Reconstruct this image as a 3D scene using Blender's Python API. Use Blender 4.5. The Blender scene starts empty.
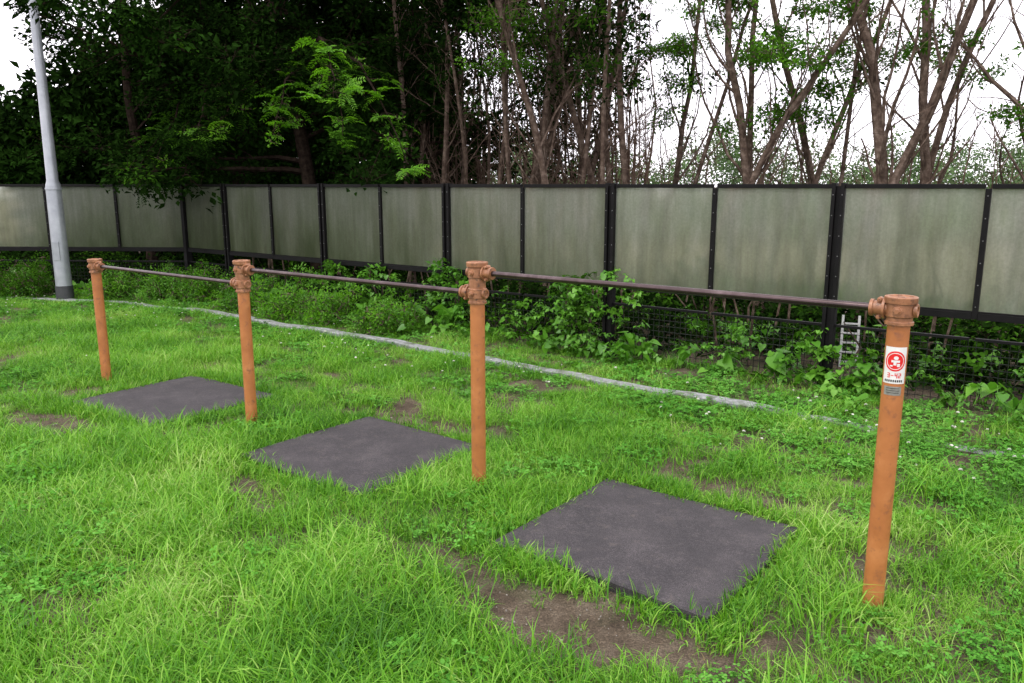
import bpy, math, random
import numpy as np
from mathutils import Vector
R = np.random.default_rng(7)
random.seed(7)
S = bpy.context.scene
COL = S.collection

# ------------------------------------------------------------------ materials
def new_mat(name):
    m = bpy.data.materials.new(name); m.use_nodes = True
    nt = m.node_tree; nt.nodes.clear()
    out = nt.nodes.new('ShaderNodeOutputMaterial')
    return m, nt, out
def N(nt, t, **kw):
    n = nt.nodes.new(t)
    for k, v in kw.items():
        if k in n.inputs.keys(): n.inputs[k].default_value = v
        else: setattr(n, k, v)
    return n
def ramp(nt, fac, stops):
    r = nt.nodes.new('ShaderNodeValToRGB')
    el = r.color_ramp.elements
    while len(el) < len(stops): el.new(0.5)
    for e, (p, c) in zip(el, stops):
        e.position = p; e.color = (*c, 1)
    nt.links.new(fac, r.inputs['Fac'])
    return r
def noise(nt, scale, detail=4, rough=0.55, vec=None):
    n = N(nt, 'ShaderNodeTexNoise', Scale=scale, Detail=detail, Roughness=rough)
    if vec is None:
        g = nt.nodes.new('ShaderNodeNewGeometry'); vec = g.outputs['Position']
    nt.links.new(vec, n.inputs['Vector'])
    return n
def mix(nt, fac, a, b, mode='MIX'):
    m = nt.nodes.new('ShaderNodeMix'); m.data_type = 'RGBA'; m.blend_type = mode
    for sock, v in ((m.inputs[0], fac), (m.inputs[6], a), (m.inputs[7], b)):
        if hasattr(v, 'links'): nt.links.new(v, sock)
        elif isinstance(v, tuple): sock.default_value = (*v, 1)
        else: sock.default_value = v
    return m.outputs[2]
def bump(nt, h, strength=0.4, dist=0.01):
    b = N(nt, 'ShaderNodeBump', Strength=strength, Distance=dist)
    nt.links.new(h, b.inputs['Height'])
    return b.outputs['Normal']
def noisy_mat(name, stops, scale=20, rough=0.6, bs=0.3, bd=0.005, metal=0.0, scale2=None, spec=0.5, stain=None):
    m, nt, out = new_mat(name)
    n1 = noise(nt, scale, 4, 0.6)
    c = ramp(nt, n1.outputs['Fac'], stops).outputs['Color']
    if stain:
        n3 = noise(nt, stain[0], 5, 0.6)
        f = ramp(nt, n3.outputs['Fac'], [(stain[2], (0, 0, 0)), (stain[3], (1, 1, 1))]).outputs['Color']
        c = mix(nt, f, c, stain[1])
    if spec <= 0:
        p = nt.nodes.new('ShaderNodeBsdfDiffuse'); nt.links.new(c, p.inputs['Color'])
    else:
        p = N(nt, 'ShaderNodeBsdfPrincipled', Roughness=rough, Metallic=metal)
        p.inputs['Specular IOR Level'].default_value = spec
        nt.links.new(c, p.inputs['Base Color'])
    if bs > 0:
        n2 = noise(nt, scale2 or scale * 5, 3, 0.6)
        nt.links.new(bump(nt, n2.outputs['Fac'], bs, bd), p.inputs['Normal'])
    nt.links.new(p.outputs[0], out.inputs[0])
    return m
def leaf_mat(name, cols, trans=0.35, rough=0.45, nscale=1.2, tint=1.5, spec=0.35):
    m, nt, out = new_mat(name)
    oi = nt.nodes.new('ShaderNodeObjectInfo')
    n1 = noise(nt, nscale, 1)
    g = nt.nodes.new('ShaderNodeNewGeometry')
    a = N(nt, 'ShaderNodeMath', operation='MULTIPLY_ADD'); nt.links.new(oi.outputs['Random'], a.inputs[0]); a.inputs[1].default_value = 0.30
    nt.links.new(n1.outputs['Fac'], a.inputs[2])
    b = N(nt, 'ShaderNodeMath', operation='MULTIPLY_ADD'); nt.links.new(g.outputs['Random Per Island'], b.inputs[0]); b.inputs[1].default_value = 0.55
    nt.links.new(a.outputs[0], b.inputs[2])
    s = N(nt, 'ShaderNodeMapRange'); s.inputs[1].default_value = 0.45; s.inputs[2].default_value = 1.40
    nt.links.new(b.outputs[0], s.inputs[0])
    k = len(cols)
    c = ramp(nt, s.outputs[0], [(i / (k - 1), cc) for i, cc in enumerate(cols)]).outputs['Color']
    if spec > 0:
        p = N(nt, 'ShaderNodeBsdfPrincipled', Roughness=rough); p.inputs['Specular IOR Level'].default_value = spec
        nt.links.new(c, p.inputs['Base Color'])
    else:
        p = nt.nodes.new('ShaderNodeBsdfDiffuse'); nt.links.new(c, p.inputs['Color'])
    if trans <= 0:
        nt.links.new(p.outputs[0], out.inputs[0]); return m
    t = nt.nodes.new('ShaderNodeBsdfTranslucent')
    tc = mix(nt, 1.0, c, (tint, tint * 1.05, tint * 0.5), 'MULTIPLY')
    nt.links.new(tc, t.inputs['Color'])
    ms = nt.nodes.new('ShaderNodeMixShader'); ms.inputs[0].default_value = trans
    nt.links.new(p.outputs[0], ms.inputs[1]); nt.links.new(t.outputs[0], ms.inputs[2])
    nt.links.new(ms.outputs[0], out.inputs[0])
    return m

M_grass = leaf_mat('grass_blades', [(.030,.115,.008),(.072,.225,.012),(.135,.35,.020),(.24,.45,.055),(.38,.50,.16)], 0.28, 0.45, 0.9, 1.35, .25)
M_clover = leaf_mat('clover_leaves', [(.045,.16,.02),(.08,.24,.03),(.14,.33,.06)], 0.0, 0.5, 1.5, 1.4, 0)
M_dry = leaf_mat('dry_grass', [(.16,.14,.05),(.26,.22,.09),(.33,.28,.13)], 0, 0.6, 2.0, 1.5, 0)
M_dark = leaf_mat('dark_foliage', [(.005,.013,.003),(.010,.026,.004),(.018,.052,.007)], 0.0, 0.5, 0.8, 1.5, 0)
M_mid = leaf_mat('mid_foliage', [(.02,.055,.006),(.04,.11,.010),(.075,.19,.018)], 0.25, 0.5, 0.8, 1.5, 0)
M_bright = leaf_mat('young_foliage', [(.06,.17,.008),(.11,.30,.012),(.19,.42,.03)], 0.45, 0.45, 1.0)
M_far = leaf_mat('distant_foliage', [(.06,.10,.045),(.10,.165,.065),(.15,.235,.10)], 0, 0.7, 0.3, 1.5, 0)  # pale tones have distance haze painted into the leaf colour
M_vine = leaf_mat('vine_leaves', [(.03,.10,.010),(.065,.20,.015),(.12,.31,.03),(.18,.39,.05)], 0.3, 0.4, 1.4)
M_bark = noisy_mat('brown_bark', [(.3,(.045,.031,.025)),(.5,(.105,.075,.058)),(.7,(.21,.16,.13))], 14, .85, .8, .01, spec=0)
M_twig = noisy_mat('brown_twigs', [(.3,(.055,.036,.028)),(.7,(.15,.105,.08))], 5, .85, 0, .01, spec=0)
M_darkbark = noisy_mat('dark_bark', [(.3,(.010,.007,.006)),(.7,(.04,.029,.022))], 14, .9, .8, .01, spec=0)
M_orange = noisy_mat('orange_painted_steel', [(.3,(.33,.115,.033)),(.55,(.41,.150,.046)),(.75,(.49,.20,.07))], 9, .42, .12, .002, stain=(28,(.22,.085,.04),.56,.72))
M_cast = noisy_mat('brown_cast_iron', [(.3,(.17,.070,.030)),(.55,(.30,.130,.060)),(.75,(.43,.21,.11))], 30, .40, .35, .002, stain=(45,(.07,.035,.022),.56,.70))
M_bar = noisy_mat('worn_steel_bar', [(.3,(.060,.042,.042)),(.55,(.085,.06,.06)),(.8,(.16,.12,.12))], 12, .24, .1, .001, metal=.8)
M_black = noisy_mat('black_fence_metal', [(.3,(.003,.0028,.003)),(.7,(.007,.006,.0065))], 12, .55, 0, .001, spec=.15)
M_wire = noisy_mat('dark_wire', [(.3,(.008,.011,.008)),(.7,(.022,.026,.02))], 30, .5, 0, .001, spec=.2)
M_bolt = noisy_mat('bolt_steel', [(.3,(.12,.12,.12)),(.7,(.25,.25,.25))], 60, .35, 0, .001, metal=.6)
M_edge = noisy_mat('grey_edging', [(.3,(.15,.155,.15)),(.55,(.25,.26,.26)),(.75,(.36,.37,.37))], 25, .8, .5, .004, stain=(7,(.09,.11,.06),.52,.66))
M_pole = noisy_mat('galvanised_pole', [(.3,(.28,.30,.33)),(.7,(.40,.42,.45))], 6, .38, .1, .001, metal=.35)
M_poleb = noisy_mat('pole_base_sleeve', [(.3,(.02,.022,.025)),(.7,(.05,.052,.055))], 8, .6, .2, .002)
M_white = noisy_mat('sticker_white', [(.3,(.62,.62,.60)),(.7,(.74,.74,.72))], 40, .35, 0, .0005)
M_red = noisy_mat('sticker_red', [(.3,(.60,.01,.012)),(.7,(.72,.02,.02))], 40, .35, 0, .0005)
M_ink = noisy_mat('sticker_ink', [(.3,(.015,.015,.015)),(.7,(.03,.03,.03))], 40, .4, 0, .0005)
M_grey = noisy_mat('plate_grey', [(.3,(.20,.20,.18)),(.7,(.32,.32,.29))], 90, .4, 0, .0005, metal=.3)
M_petal = noisy_mat('clover_petals', [(.3,(.52,.52,.45)),(.7,(.70,.69,.62))], 60, .7, 0, .001)
M_stone = noisy_mat('pebbles', [(.3,(.13,.11,.09)),(.7,(.33,.30,.26))], 25, .85, .3, .003)
M_alu = noisy_mat('ladder_aluminium', [(.3,(.36,.36,.36)),(.7,(.50,.50,.50))], 25, .45, 0, .003, metal=.1)

def rubber():
    m, nt, out = new_mat('grey_rubber_mat')
    n1 = noise(nt, 4.5, 6, .7); n2 = noise(nt, 240, 3, .75); n3 = noise(nt, 18, 6, .78); n4 = noise(nt, 60, 4, .7)
    c = ramp(nt, n1.outputs['Fac'], [(.3,(.034,.031,.034)),(.5,(.048,.043,.046)),(.72,(.074,.066,.069))]).outputs['Color']
    sp = ramp(nt, n2.outputs['Fac'], [(.42,(.60,.60,.60)),(.56,(1.05,1.03,1.03)),(.70,(2.2,2.1,2.1))]).outputs['Color']
    c = mix(nt, 1.0, c, sp, 'MULTIPLY')
    c = mix(nt, 1.0, c, ramp(nt, n4.outputs['Fac'], [(.35,(.82,.82,.82)),(.65,(1.15,1.15,1.15))]).outputs['Color'], 'MULTIPLY')
    d = ramp(nt, n3.outputs['Fac'], [(.56,(0,0,0)),(.78,(.5,.5,.5))]).outputs['Color']
    c = mix(nt, d, c, (.12,.10,.08))
    p = N(nt, 'ShaderNodeBsdfPrincipled', Roughness=.75); p.inputs['Specular IOR Level'].default_value = .4
    nt.links.new(c, p.inputs['Base Color'])
    nt.links.new(bump(nt, n2.outputs['Fac'], .5, .003), p.inputs['Normal'])
    nt.links.new(p.outputs[0], out.inputs[0]); return m
M_rubber = rubber()

def panel_mat():
    m, nt, out = new_mat('frosted_panel')
    g = nt.nodes.new('ShaderNodeNewGeometry')
    mp = N(nt, 'ShaderNodeMapping'); mp.inputs['Scale'].default_value = (1, 1, .28)
    nt.links.new(g.outputs['Position'], mp.inputs['Vector'])
    n1 = noise(nt, 3.4, 5, .7, mp.outputs[0]); n2 = noise(nt, 55, 3, .7)
    mp2 = N(nt, 'ShaderNodeMapping'); mp2.inputs['Scale'].default_value = (1, 1, .05)
    nt.links.new(g.outputs['Position'], mp2.inputs['Vector'])
    n3 = noise(nt, 16, 4, .7, mp2.outputs[0])
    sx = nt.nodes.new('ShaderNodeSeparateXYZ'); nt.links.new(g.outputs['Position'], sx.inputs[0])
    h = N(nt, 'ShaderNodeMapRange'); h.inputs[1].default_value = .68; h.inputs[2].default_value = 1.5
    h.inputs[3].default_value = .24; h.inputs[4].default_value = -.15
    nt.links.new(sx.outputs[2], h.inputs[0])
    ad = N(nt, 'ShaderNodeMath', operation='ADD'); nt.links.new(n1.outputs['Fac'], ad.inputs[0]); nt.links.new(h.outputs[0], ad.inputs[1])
    alg_shade = ramp(nt, ad.outputs[0], [(.36,(.70,.73,.66)),(.58,(.44,.50,.34)),(.82,(.17,.235,.075))]).outputs['Color']  # algae blotches from noise; height term paints light top, shaded bottom into the colour
    sp = ramp(nt, n2.outputs['Fac'], [(.35,(.80,.82,.78)),(.65,(1.1,1.1,1.1))]).outputs['Color']
    st = ramp(nt, n3.outputs['Fac'], [(.35,(.80,.82,.76)),(.62,(1.12,1.12,1.10))]).outputs['Color']
    c = mix(nt, 1.0, mix(nt, 1.0, alg_shade, sp, 'MULTIPLY'), st, 'MULTIPLY')
    d = N(nt, 'ShaderNodeBsdfPrincipled', Roughness=.35); nt.links.new(mix(nt, 1.0, c, (.46,.48,.42), 'MULTIPLY'), d.inputs['Base Color'])
    t = nt.nodes.new('ShaderNodeBsdfTranslucent'); nt.links.new(mix(nt, .4, c, (.95,.97,.88)), t.inputs['Color'])
    r = N(nt, 'ShaderNodeBsdfRefraction', Roughness=.24, IOR=1.2)
    nt.links.new(mix(nt, .5, c, (.98,1.0,.94)), r.inputs['Color'])
    m1 = nt.nodes.new('ShaderNodeMixShader'); m1.inputs[0].default_value = .55
    nt.links.new(d.outputs[0], m1.inputs[1]); nt.links.new(t.outputs[0], m1.inputs[2])
    m2 = nt.nodes.new('ShaderNodeMixShader'); m2.inputs[0].default_value = .52
    nt.links.new(m1.outputs[0], m2.inputs[1]); nt.links.new(r.outputs[0], m2.inputs[2])
    nt.links.new(m2.outputs[0], out.inputs[0]); return m
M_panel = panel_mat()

def ground_mat():
    m, nt, out = new_mat('soil_and_thatch')
    n1 = noise(nt, 7, 8, .65); n2 = noise(nt, 130, 5, .75); n3 = noise(nt, 1.6, 5, .6)
    soil = ramp(nt, n1.outputs['Fac'], [(.3,(.060,.044,.030)),(.5,(.125,.095,.066)),(.72,(.21,.17,.125))]).outputs['Color']
    sp = ramp(nt, n2.outputs['Fac'], [(.38,(.45,.45,.45)),(.55,(1,1,1)),(.70,(1.9,1.85,1.8))]).outputs['Color']
    soil = mix(nt, 1.0, soil, sp, 'MULTIPLY')
    f = ramp(nt, n3.outputs['Fac'], [(.50,(0,0,0)),(.66,(.45,.45,.45))]).outputs['Color']
    c = mix(nt, f, soil, (.045,.085,.02))
    p = N(nt, 'ShaderNodeBsdfPrincipled', Roughness=.95); p.inputs['Specular IOR Level'].default_value = .2
    nt.links.new(c, p.inputs['Base Color'])
    nt.links.new(bump(nt, n2.outputs['Fac'], .9, .012), p.inputs['Normal'])
    nt.links.new(p.outputs[0], out.inputs[0]); return m
M_ground = ground_mat()

# ------------------------------------------------------------------ mesh helpers
class MB:
    def __init__(s): s.v = []; s.f = []; s.m = []; s.n = 0; s.mats = []
    def mi(s, mat):
        if mat not in s.mats: s.mats.append(mat)
        return s.mats.index(mat)
    def add(s, verts, faces, mat):
        i = s.mi(mat); o = s.n
        s.v.extend([tuple(float(q) for q in a) for a in verts]); s.n += len(verts)
        for f in faces: s.f.append(tuple(a + o for a in f)); s.m.append(i)
    def obj(s, name, parent=None, smooth=True, link=True, bevel=0, sharp=32):
        me = bpy.data.meshes.new(name)
        me.from_pydata(s.v, [], s.f)
        for m in s.mats: me.materials.append(m)
        me.polygons.foreach_set('material_index', s.m)
        me.polygons.foreach_set('use_smooth', [smooth] * len(s.f))
        me.update()
        if smooth:
            try: me.set_sharp_from_angle(angle=math.radians(sharp))
            except Exception: pass
        o = bpy.data.objects.new(name, me)
        if link: COL.objects.link(o)
        if parent: o.parent = parent
        if bevel:
            b = o.modifiers.new('bevel', 'BEVEL'); b.width = bevel; b.segments = 2; b.limit_method = 'ANGLE'
        return o
def empty(name):
    o = bpy.data.objects.new(name, None); o.empty_display_size = .1; COL.objects.link(o); return o
def frame(ax):
    ax = np.array(ax, float); ax /= np.linalg.norm(ax)
    t = np.array([0, 0, 1.]) if abs(ax[2]) < .9 else np.array([1., 0, 0])
    a = np.cross(ax, t); a /= np.linalg.norm(a); b = np.cross(ax, a); return ax, a, b
def lathe(mb, p0, ax, prof, mat, seg=24):
    ax, a, b = frame(ax); p0 = np.array(p0, float)
    V = []; F = []
    th = np.arange(seg) * 2 * math.pi / seg
    for t, r in prof:
        for q in th: V.append(p0 + ax * t + r * (math.cos(q) * a + math.sin(q) * b))
    n = len(prof)
    for i in range(n - 1):
        for j in range(seg):
            k = (j + 1) % seg
            F.append((i*seg+j, i*seg+k, (i+1)*seg+k, (i+1)*seg+j))
    F.append(tuple(range(seg))[::-1]); F.append(tuple((n-1)*seg + j for j in range(seg)))
    mb.add(V, F, mat)
def box(mb, c, ux, uy, sx, sy, z0, z1, mat):
    c = np.array(c, float); ux = np.array(ux, float); uy = np.array(uy, float)
    V = []
    for z in (z0, z1):
        for i, j in ((-1,-1),(1,-1),(1,1),(-1,1)):
            q = c[:2] + ux * i * sx / 2 + uy * j * sy / 2; V.append((q[0], q[1], z))
    mb.add(V, [(0,3,2,1),(4,5,6,7),(0,1,5,4),(1,2,6,5),(2,3,7,6),(3,0,4,7)], mat)
def tube(mb, P, rad, seg, mat):
    P = np.asarray(P, float); n = len(P)
    T = np.gradient(P, axis=0); T /= np.linalg.norm(T, axis=1)[:, None] + 1e-9
    ref = np.array([.31, .95, .05]) if abs(T[0][1]) < .8 else np.array([1., 0, .1])
    A = np.cross(T, ref); A /= np.linalg.norm(A, axis=1)[:, None] + 1e-9
    B = np.cross(T, A)
    th = np.arange(seg) * 2 * math.pi / seg
    rad = np.asarray(rad)[:, None, None]
    V = P[:, None, :] + rad * (np.cos(th)[None, :, None] * A[:, None, :] + np.sin(th)[None, :, None] * B[:, None, :])
    V = V.reshape(-1, 3)
    F = [(i*seg+j, i*seg+(j+1)%seg, (i+1)*seg+(j+1)%seg, (i+1)*seg+j) for i in range(n-1) for j in range(seg)]
    mb.add(V, F, mat)

def gz(x, y):
    return .012*np.sin(1.7*x+.4)*np.cos(1.3*y) + .007*np.sin(4.1*x+1.1*y) + .005*np.sin(6.3*y-2.2*x+1)
EX = [-12,-8,-6.5,-5.1,-3.9,-2.72,-1.95,-1.2,-.288,.694,1.79,2.98,5,7]
EY = [11.2,10.95,10.8,10.45,9.72,8.82,8.24,7.69,6.93,6.12,5.30,4.42,2.95,1.5]
def yE(x): return np.interp(x, EX, EY)
def yF(x): return np.where(np.asarray(x) > -4.575, 7.22 - .5783*(np.asarray(x)-.889)/.7805, 11.27 - .05*(np.asarray(x)+4.575))
def lf(x, y, k=1.0, s=0):
    return (np.sin(k*(1.3*x+.7*y)+s)+np.sin(k*(-.8*x+1.9*y)+2*s+1)+np.sin(k*(2.3*x-1.1*y)+3*s+2)+.6*np.sin(k*(4.1*x+3.3*y)+s))/3.6

# ------------------------------------------------------------------ instancing
def src_collection(name, objs):
    c = bpy.data.collections.new(name)
    for o in objs: c.objects.link(o)
    return c
def scatter(name, pts, rots, scl, idx, coll, parent=None):
    n = len(pts)
    me = bpy.data.meshes.new(name); me.vertices.add(n)
    me.vertices.foreach_set('co', np.asarray(pts, np.float32).ravel())
    a = me.attributes.new('rot', 'FLOAT_VECTOR', 'POINT'); a.data.foreach_set('vector', np.asarray(rots, np.float32).ravel())
    a = me.attributes.new('scl', 'FLOAT', 'POINT'); a.data.foreach_set('value', np.asarray(scl, np.float32))
    a = me.attributes.new('idx', 'INT', 'POINT'); a.data.foreach_set('value', np.asarray(idx, np.int32))
    me.update()
    o = bpy.data.objects.new(name, me); COL.objects.link(o)
    if parent: o.parent = parent
    ng = bpy.data.node_groups.new(name + '_nodes', 'GeometryNodeTree')
    ng.interface.new_socket('Geometry', in_out='INPUT', socket_type='NodeSocketGeometry')
    ng.interface.new_socket('Geometry', in_out='OUTPUT', socket_type='NodeSocketGeometry')
    gi = ng.nodes.new('NodeGroupInput'); go = ng.nodes.new('NodeGroupOutput')
    ci = ng.nodes.new('GeometryNodeCollectionInfo'); ci.inputs['Collection'].default_value = coll
    ci.inputs['Separate Children'].default_value = True; ci.inputs['Reset Children'].default_value = True
    ip = ng.nodes.new('GeometryNodeInstanceOnPoints'); ip.inputs['Pick Instance'].default_value = True
    def attr(nm, dt):
        q = ng.nodes.new('GeometryNodeInputNamedAttribute'); q.data_type = dt; q.inputs['Name'].default_value = nm
        return [s for s in q.outputs if s.enabled and s.name == 'Attribute'][0]
    L = ng.links.new
    L(gi.outputs[0], ip.inputs['Points']); L(ci.outputs[0], ip.inputs['Instance'])
    L(attr('idx', 'INT'), ip.inputs['Instance Index']); L(attr('rot', 'FLOAT_VECTOR'), ip.inputs['Rotation'])
    L(attr('scl', 'FLOAT'), ip.inputs['Scale']); L(ip.outputs[0], go.inputs[0])
    md = o.modifiers.new('scatter', 'NODES'); md.node_group = ng
    return o

# ---- grass tufts
def tuft(name, nb, lmin, lmax, w, spread, lean, mat):
    mb = MB()
    for _ in range(nb):
        a = R.uniform(0, 6.283); r = spread*math.sqrt(R.random()); bx, by = r*math.cos(a), r*math.sin(a)
        L = R.uniform(lmin, lmax); d = R.uniform(0, 6.283); ln = lean*R.uniform(.3, 1.3)
        ww = w*R.uniform(.6, 1.25); tw = d + math.pi/2 + R.normal(0, .5)
        V = []; px, py, pz = bx, by, -.005; ang = .1 + .25*ln
        for i in range(4):
            k = ww*(1, .95, .65, 0)[i]/2
            if i < 3: V += [(px-k*math.cos(tw), py-k*math.sin(tw), pz), (px+k*math.cos(tw), py+k*math.sin(tw), pz)]
            else: V += [(px, py, pz)]
            st = L/3; px += st*math.sin(ang)*math.cos(d); py += st*math.sin(ang)*math.sin(d); pz += st*math.cos(ang)
            ang += .55*ln
        mb.add(V, [(0,1,3,2),(2,3,5,4),(4,5,6)], mat)
    return mb.obj(name, link=False)
def clover(name):
    mb = MB()
    for _ in range(54):
        a = R.uniform(0, 6.283); r = .13*math.sqrt(R.random()); x, y = r*math.cos(a), r*math.sin(a); z = R.uniform(.02, .06)
        tx, ty = x + R.normal(0, .01), y + R.normal(0, .01)
        mb.add([(x,y,-.005),(x+.0015,y,-.005),(tx,ty,z)], [(0,1,2)], M_clover)
        tl = R.normal(0, .25, 2); h0 = R.uniform(0, 2)
        for k in range(3):
            q = h0 + k*2.094; s = R.uniform(.009, .013)
            pts = []
            for (u, v) in ((0,0),(.7,-.55),(1.25,-.35),(1.25,.35),(.7,.55)):
                dx = s*(u*math.cos(q)-v*math.sin(q)); dy = s*(u*math.sin(q)+v*math.cos(q))
                pts.append((tx+dx, ty+dy, z + tl[0]*dx + tl[1]*dy + .1*abs(v)*s))
            mb.add(pts, [(0,1,2,3,4)], M_clover)
    return mb.obj(name, smooth=False, link=False)
def flower(name):
    mb = MB(); tube(mb, [(0,0,0),(.003,0,.04),(.002,.002,.075)], [.0012]*3, 3, M_clover)
    for _ in range(22):
        v = R.normal(size=3); v /= np.linalg.norm(v); v[2] = abs(v[2])*.9-.2
        c = np.array([.002,.002,.08]); e = c + v*.0085; s = np.cross(v, [0.1,.3,1]); s = s/np.linalg.norm(s)*.003
        mb.add([c, e-s, e*1.0+v*.003, e+s], [(0,1,2,3)], M_petal)
    return mb.obj(name, link=False)
C_grass = src_collection('grass_sources', [
    tuft('g0', 170, .05, .12, .0038, .15, 1.1, M_grass), tuft('g1', 170, .06, .14, .0042, .15, 1.4, M_grass),
    tuft('g2', 170, .04, .09, .0034, .15, 1.2, M_grass), tuft('g3', 80, .09, .20, .0042, .10, 1.6, M_grass),
    clover('g4'), flower('g5'), tuft('g6', 26, .04, .10, .0028, .12, 1.8, M_dry), tuft('g7', 16, .03, .08, .0034, .04, 1.3, M_grass)])

# ------------------------------------------------------------------ ground
BARE = [(.20,2.62,.50,.25,-.52,1.0),(-.30,3.14,.30,.15,-.6,.75),(1.47,3.02,.30,.13,.9,.85),(1.52,2.70,.20,.12,0,.6),
        (1.18,3.82,.52,.12,-.65,.9),(-.60,5.05,.52,.16,-.6,.95),(-2.98,5.0,.52,.20,-.55,1.05),(-1.97,4.95,.32,.14,.6,1.0),
        (-1.30,3.80,.34,.17,-.6,.6),(-.50,3.50,.18,.10,.6,.5),(-3.35,5.8,.30,.16,0,.7),(2.6,3.4,.3,.2,0,.4),(-.16,3.95,.20,.15,0,.6),(1.0,2.75,.22,.10,1.0,.55)]
def build_ground():
    xs = np.concatenate([[-400,-150,-60,-25,-14], np.arange(-11, 8.01, .12), [11, 20, 60, 150, 400]])
    ys = np.concatenate([[-200,-60,-20,-8,-3], np.arange(-1, 14.01, .12), [18, 30, 60, 150, 500]])
    X, Y = np.meshgrid(xs, ys)
    Z = np.where((X>-11)&(X<8)&(Y>-1)&(Y<14), gz(X, Y), 0)
    for (cx, cy, rx, ry, ang, w) in BARE:
        ca, sa = math.cos(ang), math.sin(ang)
        u = ((X-cx)*ca+(Y-cy)*sa)/rx; v = (-(X-cx)*sa+(Y-cy)*ca)/ry
        Z = Z - .018*w*np.exp(-(u*u+v*v))
    V = np.stack([X.ravel(), Y.ravel(), Z.ravel()], 1); nx = len(xs)
    F = [(j*nx+i, j*nx+i+1, (j+1)*nx+i+1, (j+1)*nx+i) for j in range(len(ys)-1) for i in range(nx-1)]
    mb = MB(); mb.add(V, F, M_ground); return mb.obj('ground')
def bare(x, y):
    b = np.zeros_like(x)
    for (cx, cy, rx, ry, ang, w) in BARE:
        ca, sa = math.cos(ang), math.sin(ang)
        u = ((x-cx)*ca+(y-cy)*sa)/rx; v = (-(x-cx)*sa+(y-cy)*ca)/ry
        d = u*u+v*v + .45*lf(x, y, 9, 1) + .3*lf(x, y, 21, 2)
        b = np.maximum(b, w*np.clip(1.6-d, 0, 1))
    return b
build_ground()

# ------------------------------------------------------------------ mats
D = np.array([.798, -.602]); Nn = np.array([.602, .798])
MATS = [((-2.47, 5.62), 1.06, 1.00, .03), ((-.865, 4.46), 1.03, .98, -.02), ((.612, 3.315), 1.02, .96, -.015)]
def in_mat(x, y, grow=0.0):
    r = np.zeros(x.shape, bool)
    for (c, w, h, rot) in MATS:
        d = np.array([D[0]*math.cos(rot)-D[1]*math.sin(rot), D[0]*math.sin(rot)+D[1]*math.cos(rot)]); n = np.array([-d[1], d[0]])
        u = (x-c[0])*d[0]+(y-c[1])*d[1]; v = (x-c[0])*n[0]+(y-c[1])*n[1]
        r |= (abs(u) < w/2+grow) & (abs(v) < h/2+grow)
    return r
for mi_, (c, w, h, rot) in enumerate(MATS):
    d = np.array([D[0]*math.cos(rot)-D[1]*math.sin(rot), D[0]*math.sin(rot)+D[1]*math.cos(rot)]); n = np.array([-d[1], d[0]])
    mb = MB(); g = 20
    us = np.concatenate([[-1, -.985], np.linspace(-.94, .94, g), [.985, 1]])
    k = len(us); V = []
    for j in us:
        for i in us:
            e = max(abs(i), abs(j)); z = .026 if e < .96 else (.023 if e < .99 else .015)
            ii, jj = i, j
            if abs(i) == 1 and abs(j) == 1: ii, jj = i*.975, j*.975
            wv = .006*math.sin(3*i+2*j+mi_*2)
            p = np.array(c) + d*(ii*w/2 + (wv*.5 if abs(i) > .95 else 0)) + n*(jj*h/2 + (wv if abs(j) > .95 else 0))
            z += .004*lf(p[0], p[1], 3, 2) + .004*(abs(i*j)**4)*math.sin(i*2+j+mi_)
            V.append((p[0], p[1], z))
    F = [(a*k+b, a*k+b+1, (a+1)*k+b+1, (a+1)*k+b) for a in range(k-1) for b in range(k-1)]
    ring = [b for b in range(k)] + [a*k+k-1 for a in range(1, k)] + [(k-1)*k+b for b in range(k-2, -1, -1)] + [a*k for a in range(k-2, 0, -1)]
    base = len(V)
    for r_ in ring: V.append((V[r_][0], V[r_][1], -.04))
    L = len(ring)
    for q in range(L): F.append((ring[q], base+q, base+(q+1)%L, ring[(q+1)%L]))
    mb.add(V, F, M_rubber); mb.obj('rubber_mat')

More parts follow.
